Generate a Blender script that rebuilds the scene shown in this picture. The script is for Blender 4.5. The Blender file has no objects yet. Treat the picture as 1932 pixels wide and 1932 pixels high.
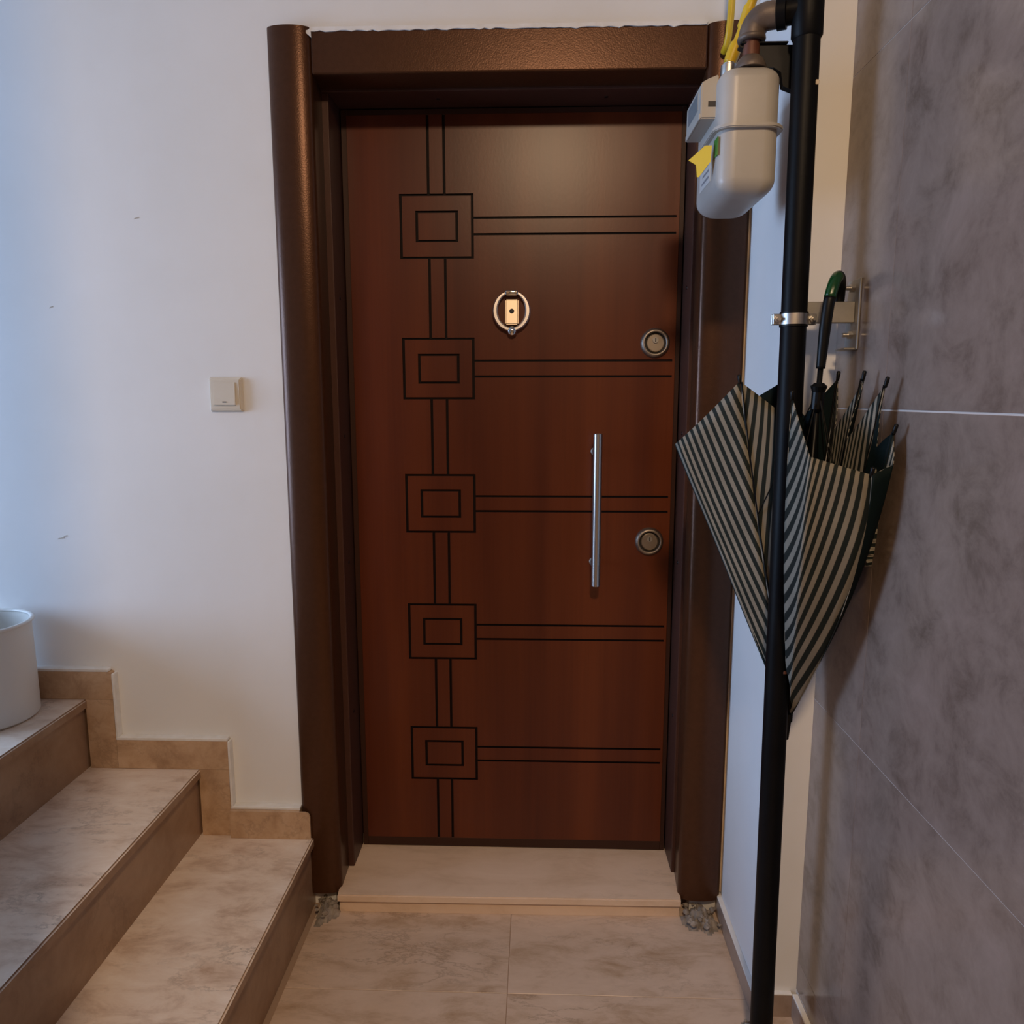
import bpy, bmesh, math, random
from mathutils import Vector, Matrix
random.seed(7)
PI = math.pi
S = bpy.context.scene
COL = S.collection

# ---------------------------------------------------------------- camera
cd = bpy.data.cameras.new('camera'); cam = bpy.data.objects.new('camera', cd); COL.objects.link(cam)
cd.sensor_width = 36; cd.sensor_fit = 'HORIZONTAL'; cd.lens = 26.577; cd.clip_start = 0.02
Rv = Vector((0.99946, 0.03277, -0.00053)); Fv = Vector((-0.0324, 0.9882, -0.1499)).normalized()
Rv = (Rv - Fv * Rv.dot(Fv)).normalized(); Uv = Rv.cross(Fv)
cam.matrix_world = Matrix(((Rv.x, Uv.x, -Fv.x, 0), (Rv.y, Uv.y, -Fv.y, -1.8458), (Rv.z, Uv.z, -Fv.z, 1.35), (0, 0, 0, 1)))
S.camera = cam

# ---------------------------------------------------------------- world, lamps, exposure
w = bpy.data.worlds.new('world'); S.world = w; w.use_nodes = True
w.node_tree.nodes['Background'].inputs[0].default_value = (0.45, 0.62, 1.0, 1)
w.node_tree.nodes['Background'].inputs[1].default_value = 0.6
S.view_settings.view_transform = 'Standard'; S.view_settings.look = 'None'
S.view_settings.gamma = 1; S.view_settings.use_curve_mapping = False
S.view_settings.exposure = 0.0
S.cycles.max_bounces = 10; S.cycles.diffuse_bounces = 6; S.cycles.use_denoising = True
S.cycles.sample_clamp_indirect = 6


def area(name, loc, target, sx, sy, power, color, shape='RECTANGLE', spread=PI):
    l = bpy.data.lights.new(name, 'AREA'); l.shape = shape; l.size = sx; l.size_y = sy
    l.energy = power; l.color = color; l.spread = spread
    o = bpy.data.objects.new(name, l); COL.objects.link(o); o.location = loc
    o.rotation_euler = (Vector(target) - Vector(loc)).to_track_quat('-Z', 'Y').to_euler()
    return o


LAMP = (0.10, -2.52, 2.77)
area('ceiling_lamp_light', LAMP, (0.05, -1.75, 0.0), 0.27, 0.27, 40, (1.0, 0.70, 0.43), 'DISK')
area('stair_window_daylight', (-3.42, -0.74, 1.42), (0.4, -0.30, 1.15), 1.0, 1.5, 80, (0.445, 0.645, 1.0))


# ---------------------------------------------------------------- materials
def mat(name, base, rough=0.5, metal=0.0, spec=0.5, coat=0.0):
    m = bpy.data.materials.new(name); m.use_nodes = True
    b = m.node_tree.nodes['Principled BSDF']
    b.inputs['Base Color'].default_value = (*base, 1); b.inputs['Roughness'].default_value = rough
    b.inputs['Metallic'].default_value = metal; b.inputs['Specular IOR Level'].default_value = spec
    b.inputs['Coat Weight'].default_value = coat
    return m


def N(m, kind, **kw):
    n = m.node_tree.nodes.new(kind)
    for k, v in kw.items():
        if k.startswith('i_'):
            n.inputs[k[2:].replace('_', ' ')].default_value = v
        else:
            setattr(n, k, v)
    return n


def L(m, a, b): m.node_tree.links.new(a, b)


def bsdf(m): return m.node_tree.nodes['Principled BSDF']


def coords(m, scale=(1, 1, 1), rot=(0, 0, 0)):
    t = N(m, 'ShaderNodeTexCoord'); mp = N(m, 'ShaderNodeMapping')
    mp.inputs['Scale'].default_value = scale; mp.inputs['Rotation'].default_value = rot
    L(m, t.outputs['Object'], mp.inputs['Vector'])
    return mp.outputs[0]


def ramp(m, src, stops):
    r = N(m, 'ShaderNodeValToRGB')
    while len(r.color_ramp.elements) < len(stops): r.color_ramp.elements.new(0.5)
    for e, (p, c) in zip(r.color_ramp.elements, stops):
        e.position = p; e.color = (*c, 1)
    L(m, src, r.inputs[0])
    return r.outputs[0]


def bump(m, src, strength, dist):
    b = N(m, 'ShaderNodeBump'); b.inputs['Strength'].default_value = strength; b.inputs['Distance'].default_value = dist
    L(m, src, b.inputs['Height']); L(m, b.outputs[0], bsdf(m).inputs['Normal'])


def noise_mat(name, c1, c2, scale, rough=0.5, metal=0.0, bstr=0.0, bdist=0.002, detail=4, spec=0.5, stretch=(1, 1, 1), bscale=None, lo=0.35, hi=0.65):
    m = mat(name, c1, rough, metal, spec)
    v = coords(m, stretch)
    n = N(m, 'ShaderNodeTexNoise', i_Scale=scale, i_Detail=detail); L(m, v, n.inputs['Vector'])
    L(m, ramp(m, n.outputs['Fac'], [(lo, c1), (hi, c2)]), bsdf(m).inputs['Base Color'])
    if bstr:
        n2 = N(m, 'ShaderNodeTexNoise', i_Scale=bscale or scale, i_Detail=detail); L(m, v, n2.inputs['Vector'])
        bump(m, n2.outputs['Fac'], bstr, bdist)
    return m


def marble(name, base, dark, light, rough=0.3, veins=1.0, spec=0.5, scale=1.0, stretch=(1, 1, 1), pits=True):
    m = mat(name, base, rough, 0, spec)
    v = coords(m, stretch)
    oi = N(m, 'ShaderNodeObjectInfo'); ad = N(m, 'ShaderNodeVectorMath', operation='MULTIPLY_ADD')
    ad.inputs[1].default_value = (7.3, 3.1, 5.7)
    L(m, oi.outputs['Random'], ad.inputs[0]); L(m, v, ad.inputs[2]); v = ad.outputs[0]
    n1 = N(m, 'ShaderNodeTexNoise', i_Scale=9.0 * scale, i_Detail=9, i_Roughness=0.68, i_Distortion=0.35); L(m, v, n1.inputs['Vector'])
    c = ramp(m, n1.outputs['Fac'], [(0.30, dark), (0.5, base), (0.72, light)])
    n2 = N(m, 'ShaderNodeTexNoise', i_Scale=4.5 * scale, i_Detail=9, i_Roughness=0.66, i_Distortion=0.25); L(m, v, n2.inputs['Vector'])
    # veins: thin band around 0.5
    sb = N(m, 'ShaderNodeMath', operation='SUBTRACT'); sb.inputs[1].default_value = 0.5; L(m, n2.outputs['Fac'], sb.inputs[0])
    ab = N(m, 'ShaderNodeMath', operation='ABSOLUTE'); L(m, sb.outputs[0], ab.inputs[0])
    vr = ramp(m, ab.outputs[0], [(0.0, (1, 1, 1)), (0.008, (0.45, 0.45, 0.45)), (0.022, (0, 0, 0))])
    n3 = N(m, 'ShaderNodeTexNoise', i_Scale=3.0 * scale, i_Detail=3); L(m, v, n3.inputs['Vector'])
    gate = ramp(m, n3.outputs['Fac'], [(0.45, (0, 0, 0)), (0.62, (1, 1, 1))])
    ml = N(m, 'ShaderNodeMath', operation='MULTIPLY'); L(m, vr, ml.inputs[0]); L(m, gate, ml.inputs[1])
    m2 = N(m, 'ShaderNodeMath', operation='MULTIPLY'); m2.inputs[1].default_value = 0.6 * veins; L(m, ml.outputs[0], m2.inputs[0])
    mx = N(m, 'ShaderNodeMix', data_type='RGBA'); L(m, m2.outputs[0], mx.inputs['Factor'])
    L(m, c, mx.inputs['A']); mx.inputs['B'].default_value = (*[x * 0.45 for x in dark], 1)
    L(m, mx.outputs['Result'], bsdf(m).inputs['Base Color'])
    if pits:
        n4 = N(m, 'ShaderNodeTexNoise', i_Scale=60 * scale, i_Detail=3); L(m, v, n4.inputs['Vector'])
        bump(m, n4.outputs['Fac'], 0.08, 0.002)
    return m


M = {}
M['paint'] = noise_mat('white_wall_paint', (0.77, 0.765, 0.75), (0.81, 0.805, 0.795), 3.0, 0.6, bstr=0.14, bdist=0.004, bscale=14, spec=0.2)
M['paint_side'] = M['paint']
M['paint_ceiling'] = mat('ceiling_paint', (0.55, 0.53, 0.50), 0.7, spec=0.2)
M['bead'] = noise_mat('white_filler_bead', (0.80, 0.79, 0.77), (0.72, 0.70, 0.66), 30, 0.6, bstr=0.3, bscale=60)
M['foam'] = noise_mat('cream_filler', (0.62, 0.46, 0.30), (0.70, 0.55, 0.38), 40, 0.7, bstr=0.5, bscale=60)
M['casing'] = noise_mat('dark_brown_textured_paint', (0.070, 0.0285, 0.0128), (0.077, 0.0315, 0.0145), 80, 0.30, metal=0.36, bstr=0.16, bdist=0.0016, bscale=320, detail=2, spec=0.24)
M['strip'] = noise_mat('dark_brown_frame_paint', (0.064, 0.028, 0.020), (0.070, 0.031, 0.022), 60, 0.42, metal=0.0, bstr=0.12, bdist=0.001, bscale=400, spec=0.25)

m = mat('walnut_laminate', (0.1, 0.03, 0.015), 0.32, spec=0.36); M['leaf'] = m
v = coords(m, (7, 1, 0.35))
n1 = N(m, 'ShaderNodeTexNoise', i_Scale=1.1, i_Detail=3, i_Distortion=0.3); L(m, v, n1.inputs['Vector'])
c1 = ramp(m, n1.outputs['Fac'], [(0.32, (0.078, 0.0150, 0.0056)), (0.50, (0.104, 0.0220, 0.0072)), (0.68, (0.138, 0.0310, 0.0088))])
v2 = coords(m, (60, 1, 1.2))
n2 = N(m, 'ShaderNodeTexNoise', i_Scale=2.5, i_Detail=4); L(m, v2, n2.inputs['Vector'])
mx = N(m, 'ShaderNodeMix', data_type='RGBA', blend_type='MULTIPLY'); mx.inputs['Factor'].default_value = 0.28
L(m, c1, mx.inputs['A']); L(m, ramp(m, n2.outputs['Fac'], [(0.3, (0.72, 0.70, 0.68)), (0.65, (1.1, 1.1, 1.1))]), mx.inputs['B'])
L(m, mx.outputs['Result'], bsdf(m).inputs['Base Color'])
n3 = N(m, 'ShaderNodeTexNoise', i_Scale=160, i_Detail=2); L(m, coords(m, (1, 1, .5)), n3.inputs['Vector']); bump(m, n3.outputs['Fac'], 0.05, 0.001)
M['groove'] = mat('dark_groove_stain', (0.007, 0.0035, 0.0035), 0.6, spec=0.15)
M['chrome'] = mat('polished_chrome', (0.72, 0.70, 0.68), 0.12, 1.0)
M['satin'] = mat('satin_steel', (0.56, 0.53, 0.50), 0.32, 1.0); M['ring'] = mat('bright_satin_ring', (0.86, 0.82, 0.80), 0.38, 1.0); M['edge'] = mat('dark_leaf_edge', (0.040, 0.015, 0.009), 0.45, spec=0.3); M['plate'] = mat('warm_satin_plate', (0.66, 0.55, 0.43), 0.46, 1.0); M['lock'] = mat('dull_brass_nickel', (0.36, 0.31, 0.26), 0.46, 1.0)
M['zinc'] = noise_mat('zinc_plated_steel', (0.50, 0.48, 0.45), (0.62, 0.60, 0.57), 40, 0.38, 1.0)
M['zinc_dull'] = noise_mat('dull_zinc', (0.34, 0.33, 0.31), (0.42, 0.40, 0.37), 25, 0.5, 0.8)
M['screw'] = mat('dark_screw', (0.02, 0.014, 0.012), 0.35, 0.6)
M['black_pipe'] = noise_mat('black_pipe_paint', (0.0028, 0.0030, 0.0036), (0.0040, 0.0042, 0.0050), 20, 0.45, bstr=0.1, bscale=90, spec=0.12)
M['black_plastic'] = mat('black_plastic', (0.003, 0.003, 0.003), 0.42, spec=0.22)
M['iron'] = noise_mat('malleable_iron', (0.10, 0.075, 0.060), (0.16, 0.125, 0.10), 35, 0.5, 0.3, bstr=0.2, bscale=120)
M['rust'] = noise_mat('red_primer_iron', (0.11, 0.035, 0.018), (0.15, 0.06, 0.035), 30, 0.55, 0.2)
M['darkplate'] = mat('dark_blue_grey_steel', (0.006, 0.007, 0.009), 0.5, 0.0, 0.25)
M['meter'] = noise_mat('meter_grey_enamel', (0.40, 0.385, 0.355), (0.435, 0.42, 0.39), 12, 0.38, bstr=0.04, bscale=200)
M['meter_box'] = mat('meter_counter_plastic', (0.42, 0.405, 0.37), 0.45)
M['meter_window'] = mat('meter_window', (0.25, 0.28, 0.30), 0.12)
M['slot'] = mat('dark_slot', (0.03, 0.028, 0.026), 0.6)
M['yellow'] = noise_mat('yellow_gas_hose', (0.62, 0.40, 0.010), (0.70, 0.47, 0.02), 20, 0.42)
M['yellow_tag'] = mat('yellow_tag', (0.72, 0.50, 0.01), 0.5)
M['green_label'] = mat('green_label', (0.05, 0.22, 0.03), 0.45)
M['white_label'] = mat('white_label', (0.55, 0.54, 0.52), 0.5)
M['print'] = mat('grey_print', (0.22, 0.22, 0.24), 0.6)
M['switch'] = mat('cream_plastic', (0.66, 0.60, 0.50), 0.32)
M['bucket'] = mat('white_plastic', (0.72, 0.71, 0.67), 0.34)
M['floor'] = marble('beige_floor_marble', (0.60, 0.462, 0.358), (0.42, 0.29, 0.19), (0.67, 0.525, 0.42), 0.34, 0.7, stretch=(0.8, 1.9, 1))
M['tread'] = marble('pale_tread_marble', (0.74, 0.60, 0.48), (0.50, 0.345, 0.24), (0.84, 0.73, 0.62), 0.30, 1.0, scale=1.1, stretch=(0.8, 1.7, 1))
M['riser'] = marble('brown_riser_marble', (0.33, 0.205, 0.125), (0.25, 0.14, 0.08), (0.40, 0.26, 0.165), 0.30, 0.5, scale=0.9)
M['skirt'] = marble('brown_skirting_marble', (0.52, 0.345, 0.21), (0.37, 0.225, 0.125), (0.63, 0.445, 0.295), 0.28, 0.5, scale=1.5)
M['skirt_low'] = marble('grey_brown_skirting', (0.33, 0.245, 0.195), (0.25, 0.175, 0.13), (0.40, 0.31, 0.255), 0.32, 0.4, scale=1.5)
M['sill'] = marble('beige_sill_marble', (0.78, 0.60, 0.455), (0.66, 0.485, 0.34), (0.84, 0.66, 0.52), 0.32, 0.6, scale=0.7, stretch=(0.7, 1.9, 1))
M['grout'] = mat('light_grout', (0.62, 0.56, 0.52), 0.8)
M['floor_grout'] = mat('floor_grout', (0.36, 0.25, 0.175), 0.9)
M['concrete'] = noise_mat('broken_mortar', (0.20, 0.17, 0.14), (0.36, 0.31, 0.26), 40, 0.9, bstr=0.6, bscale=80)
M['tile'] = marble('grey_marble_tile', (0.228, 0.172, 0.142), (0.142, 0.104, 0.083), (0.280, 0.214, 0.181), 0.17, 0.0, 0.5, scale=1.35, pits=False)
M['lining'] = mat('teal_umbrella_lining', (0.004, 0.0095, 0.0105), 0.7, spec=0.08)
M['handle_green'] = mat('green_glossy_sleeve', (0.004, 0.045, 0.010), 0.22)
M['speck'] = mat('pale_paint_fleck', (0.62, 0.52, 0.38), 0.6)

m = mat('striped_umbrella_cloth', (0.1, 0.1, 0.09), 0.66, spec=0.15); M['stripes'] = m
uv = N(m, 'ShaderNodeUVMap'); sp = N(m, 'ShaderNodeSeparateXYZ'); L(m, uv.outputs[0], sp.inputs[0])
mu = N(m, 'ShaderNodeMath', operation='MULTIPLY'); mu.inputs[1].default_value = 1 / 0.0145; L(m, sp.outputs[0], mu.inputs[0])
ad = N(m, 'ShaderNodeMath', operation='ADD'); ad.inputs[1].default_value = 40.25; L(m, mu.outputs[0], ad.inputs[0])
fr = N(m, 'ShaderNodeMath', operation='FRACT'); L(m, ad.outputs[0], fr.inputs[0])
st = ramp(m, fr.outputs[0], [(0.0, (0.014, 0.019, 0.017)), (0.44, (0.014, 0.019, 0.017)), (0.50, (0.235, 0.215, 0.172)), (0.94, (0.235, 0.215, 0.172)), (0.99, (0.014, 0.019, 0.017))])
nz = N(m, 'ShaderNodeTexNoise', i_Scale=18, i_Detail=4); L(m, coords(m), nz.inputs['Vector'])
mx = N(m, 'ShaderNodeMix', data_type='RGBA', blend_type='MULTIPLY'); mx.inputs['Factor'].default_value = 0.6
L(m, st, mx.inputs['A']); L(m, ramp(m, nz.outputs['Fac'], [(0.3, (0.75, 0.75, 0.75)), (0.7, (1.1, 1.1, 1.1))]), mx.inputs['B'])
# inside face of the cloth is the plain teal lining side
ge = N(m, 'ShaderNodeNewGeometry'); mb = N(m, 'ShaderNodeMix', data_type='RGBA')
L(m, mx.outputs['Result'], bsdf(m).inputs['Base Color'])


# ---------------------------------------------------------------- mesh helpers
def tag(o, label=None, cat=None, group=None, kind=None):
    if label: o['label'] = label
    if cat: o['category'] = cat
    if group: o['group'] = group
    if kind: o['kind'] = kind
    return o


def thing(name, loc, label, cat, kind=None):
    o = bpy.data.objects.new(name, None); COL.objects.link(o); o.location = loc; o.empty_display_size = 0.05
    return tag(o, label, cat, kind=kind)


def obj(name, bm, m, parent=None, smooth=False, uvs=None):
    me = bpy.data.meshes.new(name)
    bm.normal_update()
    bm.to_mesh(me); bm.free()
    for x in (m if isinstance(m, (list, tuple)) else [m]): me.materials.append(x)
    if smooth:
        for p in me.polygons: p.use_smooth = True
    o = bpy.data.objects.new(name, me); COL.objects.link(o)
    if parent:
        o.parent = parent
        # geometry is written in world space: shift into the parent's frame
        off = Vector((0, 0, 0)); q = parent
        while q: off += q.location; q = q.parent
        me.transform(Matrix.Translation(-off))
    return o


def recentre(o):
    """top-level mesh: put its origin at its own base centre"""
    vs = [v.co for v in o.data.vertices]
    lo = Vector((min(v.x for v in vs), min(v.y for v in vs), min(v.z for v in vs))); hi = Vector((max(v.x for v in vs), max(v.y for v in vs), max(v.z for v in vs)))
    c = Vector(((lo.x + hi.x) / 2, (lo.y + hi.y) / 2, lo.z))
    o.data.transform(Matrix.Translation(-c)); o.location = c
    return o


def B(): return bmesh.new()


def box(bm, x0, x1, y0, y1, z0, z1, bev=0.0, seg=2):
    r = bmesh.ops.create_cube(bm, size=1.0)
    vs = r['verts']
    for v in vs:
        v.co = Vector(((x0 + x1) / 2 + v.co.x * (x1 - x0), (y0 + y1) / 2 + v.co.y * (y1 - y0), (z0 + z1) / 2 + v.co.z * (z1 - z0)))
    if bev:
        es = list({e for v in vs for e in v.link_edges})
        bmesh.ops.bevel(bm, geom=es, offset=bev, segments=seg, affect='EDGES', profile=0.5)
    return bm


def prism(bm, pts, axis, a0, a1):
    """pts: 2D outline; extruded along axis ('x': pts=(y,z), 'y': (x,z), 'z': (x,y))"""
    def mk(p, a):
        if axis == 'x': return (a, p[0], p[1])
        if axis == 'y': return (p[0], a, p[1])
        return (p[0], p[1], a)
    v0 = [bm.verts.new(mk(p, a0)) for p in pts]; v1 = [bm.verts.new(mk(p, a1)) for p in pts]
    n = len(pts)
    bm.faces.new(v0); bm.faces.new(v1[::-1])
    for i in range(n):
        bm.faces.new((v0[i], v1[i], v1[(i + 1) % n], v0[(i + 1) % n]))
    bmesh.ops.recalc_face_normals(bm, faces=bm.faces[:])
    return bm


def frame_of(d):
    d = Vector(d).normalized()
    a = Vector((0, 0, 1)) if abs(d.z) < 0.9 else Vector((1, 0, 0))
    u = d.cross(a).normalized(); return u, d.cross(u).normalized()


def cyl(bm, p0, p1, r0, r1=None, seg=24, cap=True):
    p0, p1 = Vector(p0), Vector(p1); r1 = r0 if r1 is None else r1
    u, w_ = frame_of(p1 - p0)
    a = [bm.verts.new(p0 + (u * math.cos(t) + w_ * math.sin(t)) * r0) for t in [2 * PI * i / seg for i in range(seg)]]
    b = [bm.verts.new(p1 + (u * math.cos(t) + w_ * math.sin(t)) * r1) for t in [2 * PI * i / seg for i in range(seg)]]
    for i in range(seg):
        bm.faces.new((a[i], a[(i + 1) % seg], b[(i + 1) % seg], b[i]))
    if cap: bm.faces.new(a[::-1]); bm.faces.new(b)
    bmesh.ops.recalc_face_normals(bm, faces=bm.faces[:])
    return bm


def spline(pts, n):
    pts = [Vector(p) for p in pts]; out = []
    P = [pts[0] * 2 - pts[1]] + pts + [pts[-1] * 2 - pts[-2]]
    for i in range(1, len(P) - 2):
        for k in range(n):
            t = k / n; a, b, c, d = P[i - 1], P[i], P[i + 1], P[i + 2]
            out.append(0.5 * (2 * b + (c - a) * t + (2 * a - 5 * b + 4 * c - d) * t * t + (3 * b - a - 3 * c + d) * t ** 3))
    out.append(pts[-1]); return out


def tube(bm, pts, r, seg=14, cap=True):
    pts = [Vector(p) for p in pts]; n = len(pts)
    rs = r if isinstance(r, (list, tuple)) else [r] * n
    rings = []; u = None
    for i, p in enumerate(pts):
        d = (pts[min(i + 1, n - 1)] - pts[max(i - 1, 0)]).normalized()
        if u is None: u, _ = frame_of(d)
        u = (u - d * u.dot(d)).normalized(); w_ = d.cross(u)
        rings.append([bm.verts.new(p + (u * math.cos(2 * PI * k / seg) + w_ * math.sin(2 * PI * k / seg)) * rs[i]) for k in range(seg)])
    for a, b in zip(rings, rings[1:]):
        for k in range(seg): bm.faces.new((a[k], a[(k + 1) % seg], b[(k + 1) % seg], b[k]))
    if cap: bm.faces.new(rings[0][::-1]); bm.faces.new(rings[-1])
    bmesh.ops.recalc_face_normals(bm, faces=bm.faces[:])
    return bm


def lathe(bm, prof, c, axis=(0, 0, 1), seg=40, closed=False):
    """prof: (radius, height along axis)"""
    c = Vector(c); ax = Vector(axis).normalized(); u, w_ = frame_of(ax)
    rings = [[bm.verts.new(c + ax * h + (u * math.cos(2 * PI * k / seg) + w_ * math.sin(2 * PI * k / seg)) * max(r, 1e-5)) for k in range(seg)] for r, h in prof]
    pr = list(zip(rings, rings[1:])) + ([(rings[-1], rings[0])] if closed else [])
    for a, b in pr:
        for k in range(seg): bm.faces.new((a[k], a[(k + 1) % seg], b[(k + 1) % seg], b[k]))
    bmesh.ops.remove_doubles(bm, verts=bm.verts[:], dist=2e-5)
    bmesh.ops.recalc_face_normals(bm, faces=bm.faces[:])
    return bm


def autosmooth(o, ang=35):
    for p in o.data.polygons: p.use_smooth = True
    me = o.data
    bm = bmesh.new(); bm.from_mesh(me)
    for e in bm.edges:
        if len(e.link_faces) == 2 and e.calc_face_angle(0) > math.radians(ang): e.smooth = False
    bm.to_mesh(me); bm.free()
    return o


def struct(name, bm, m, label, cat):
    o = obj(name, bm, m); return tag(o, label, cat, kind='structure')


# ---------------------------------------------------------------- room shell
XW = 0.490      # white side face of the pillar by the door
YP = -0.335     # front face of that pillar
XG = 0.577      # grey tiled wall
ZC = 2.98
XL = -3.40; YB = -4.6
DX0, DX1, DZ1 = -0.535, 0.41, 2.115          # opening in the door wall
STEPX = [-0.582, -0.876, -1.163]; STEPZ = [0.203, 0.388, 0.577]

floor = struct('floor', box(B(), XL, 0.75, YB, 0.35, -0.10, -0.0012), M['floor_grout'], 'beige marble tiled floor in front of the brown door', 'floor')
tx = [-0.578, -0.062, 0.488]
ty = [0.06, -0.3, -0.9, -1.5, -2.1, YB]
for j in range(5):
    for i in range(2):
        g = 0.0007
        obj('floor_tile', box(B(), tx[i] + g, tx[i + 1] - g, ty[j + 1] + g, ty[j] - g, -0.012, 0.0, 0.0006, 1), M['floor'], floor)
for j in range(1, 5):      # the strip under the grey wall side, in front of the pillar
    obj('floor_tile', box(B(), 0.4892, XG, (ty[j + 1] if j > 1 else -0.9) + 0.001, (ty[j] if j > 1 else YP) - 0.001, -0.012, 0.0), M['floor'], floor)

bm = B()
box(bm, XL - 0.1, DX0, 0.0, 0.25, -0.1, ZC); box(bm, DX1, XW + 0.2, 0.0, 0.25, -0.1, ZC); box(bm, DX0, DX1, 0.0, 0.25, DZ1, ZC)
wall_back = struct('wall_back', bm, M['paint'], 'white painted wall around the brown door and above the stairs', 'wall')
wall_col = struct('wall_pillar', box(B(), XW, XG + 0.2, YP, -0.0005, -0.1, ZC, 0.004, 2), M['paint'], 'narrow white wall pillar behind the black pipe', 'wall')
wall_right = struct('wall_right', box(B(), XG + 0.0006, XG + 0.2, YB, YP + 0.002, -0.1, ZC), M['grout'], 'grey marble tiled wall on the right', 'wall')
zs = [0.060, 0.132, 0.732, 1.329, 1.929, ZC]; ysx = [YP, -0.556, -1.756, -2.4, YB]
for k in range(5):
    for j in range(4):
        g = 0.0005; gl = 0.0014 if k == 3 else 0.0005; gh = 0.0014 if k == 2 else 0.0005
        obj('wall_tile', box(B(), XG, XG + 0.01, ysx[j + 1] + g, ysx[j] - (g if j else 0), zs[k] + gl, zs[k + 1] - gh, 0.0003, 1), M['tile'], wall_right)
WZ0, WZ1, WY0, WY1 = 0.64, 2.22, -1.27, -0.21
bm = B()
box(bm, XL - 0.15, XL, YB, 0, -0.1, WZ0); box(bm, XL - 0.15, XL, YB, 0, WZ1, ZC)
box(bm, XL - 0.15, XL, YB, WY0, WZ0, WZ1); box(bm, XL - 0.15, XL, WY1, 0, WZ0, WZ1)
struct('wall_left', bm, M['paint'], 'white stairwell wall with a window, left of the picture', 'wall')
struct('wall_front', box(B(), XL - 0.15, XG + 0.2, YB - 0.1, YB, -0.1, ZC), M['paint'], 'white wall behind the camera', 'wall')
struct('ceiling', box(B(), XL - 0.15, XG + 0.2, YB - 0.1, 0.25, ZC, ZC + 0.1), M['paint_ceiling'], 'white painted ceiling above the hall', 'ceiling')
struct('wall_hall_unseen', box(B(), -0.72, -0.605, YB, -1.13, -0.1, ZC), M['tile'], 'unseen grey tiled hall wall beside the foot of the stairs, left of the camera, set to shade the white wall', 'wall')  # out of view; its end and dark tile keep lamp light off the left wall
win = thing('window_1', (XL - 0.1, -0.68, WZ0), 'white framed stairwell window in the left wall', 'window', 'structure')
bm = B()
for (a, b, c, d) in ((WY0, WY1, WZ0, WZ0 + .05), (WY0, WY1, WZ1 - .05, WZ1), (WY0, WY0 + .05, WZ0, WZ1), (WY1 - .05, WY1, WZ0, WZ1), (-0.76, -0.72, WZ0, WZ1)):
    box(bm, XL - 0.12, XL - 0.07, a, b, c, d)
obj('window_frame', bm, M['bucket'], win)

# ---------------------------------------------------------------- ceiling lamp (above the photographer)
lamp = thing('ceiling_lamp', (LAMP[0], LAMP[1], ZC - 0.02), 'round ceiling lamp of the hall above the camera', 'lamp')
obj('lamp_base', lathe(B(), [(0, 0.02), (0.05, 0.02), (0.055, 0), (0.0, 0.0)], (LAMP[0], LAMP[1], ZC - 0.02)), M['bucket'], lamp, True)
bm = B(); cyl(bm, (LAMP[0], LAMP[1], LAMP[2] + 0.10), (LAMP[0], LAMP[1], ZC - 0.02), 0.008, seg=12); obj('lamp_stem', bm, M['bucket'], lamp)

# ---------------------------------------------------------------- stairs
stairs = thing('staircase', (-0.58, -0.6, 0), 'beige marble stairs rising to the left of the brown door', 'stairs', 'structure')
SY0 = -1.125
for k in range(3):
    x1 = STEPX[k]; x0 = STEPX[k + 1] - 0.012 if k < 2 else XL; z1 = STEPZ[k]; z0 = STEPZ[k - 1] if k else 0.0
    bm = B(); box(bm, x0, x1, SY0, -0.0005, z1 - 0.022, z1)
    es = [e for e in bm.edges if all(abs(v.co.x - x1) < 1e-5 for v in e.verts) and all(v.co.z > z1 - 0.001 for v in e.verts)]
    bmesh.ops.bevel(bm, geom=es, offset=0.004, segments=2, affect='EDGES')
    bm.normal_update()
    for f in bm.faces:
        if f.normal.x > 0.8: f.material_index = 1  # shade on the tread's front edge painted in with the darker riser stone
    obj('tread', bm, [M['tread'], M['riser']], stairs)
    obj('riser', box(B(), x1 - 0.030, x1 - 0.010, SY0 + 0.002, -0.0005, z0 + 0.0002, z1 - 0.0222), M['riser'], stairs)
    obj('step_core', box(B(), max(XL, x0 + .02), x1 - 0.0305, SY0 + 0.004, -0.004, -0.008, z1 - 0.0225), M['concrete'], stairs)

# stepped skirting along the stairs, each slab its own piece
sk = thing('baseboard_back', (-0.9, -0.006, 0.2), 'brown marble skirting stepping up the white wall beside the stairs', 'baseboard', 'structure')
YS = -0.020
z1, z2, z3 = STEPZ


def skirt(x0, x1, za, zb, cut=0.0, yf=None, yb=-0.0002):
    pts = [(x0, za), (x1, za)] + ([(x1, zb - cut), (x1 - cut * 0.3, zb - cut * .3), (x1 - cut, zb)] if cut else [(x1, zb)]) + [(x0, zb)]
    obj('skirting_slab', prism(B(), pts, 'y', yf or YS, yb), M['skirt'], sk)


def bead(x0, x1, za, zb):
    obj('filler_bead', box(B(), x0, x1, YS - 0.0015, -0.0002, za, zb, 0.001, 1), M['bead'], sk)


skirt(-0.800, -0.6172, z1 + .0003, z1 + 0.076, 0, -0.032)
skirt(-0.6171, -0.588, z1 + .0003, z1 + 0.076, 0.012, -0.032, -0.0275)
skirt(-0.8795, -0.8006, z1 + .0003, z2 + 0.0005)
skirt(-1.0925, -0.8000, z2 + .0012, z2 + 0.079)
skirt(-1.166, -1.0932, z2 + .0003, z3 + 0.0005)
skirt(-3.38, -1.0925, z3 + .0012, z3 + 0.075, 0.010)
bead(-0.800, -0.6165, z1 + 0.0762, z1 + 0.083); bead(-1.0925, -0.800, z2 + 0.0792, z2 + 0.087); bead(-3.38, -1.10, z3 + 0.0752, z3 + 0.083)
bead(-0.7998, -0.794, z1 + 0.083, z2 + 0.079); bead(-1.0922, -1.086, z2 + 0.087, z3 + 0.07)

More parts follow.
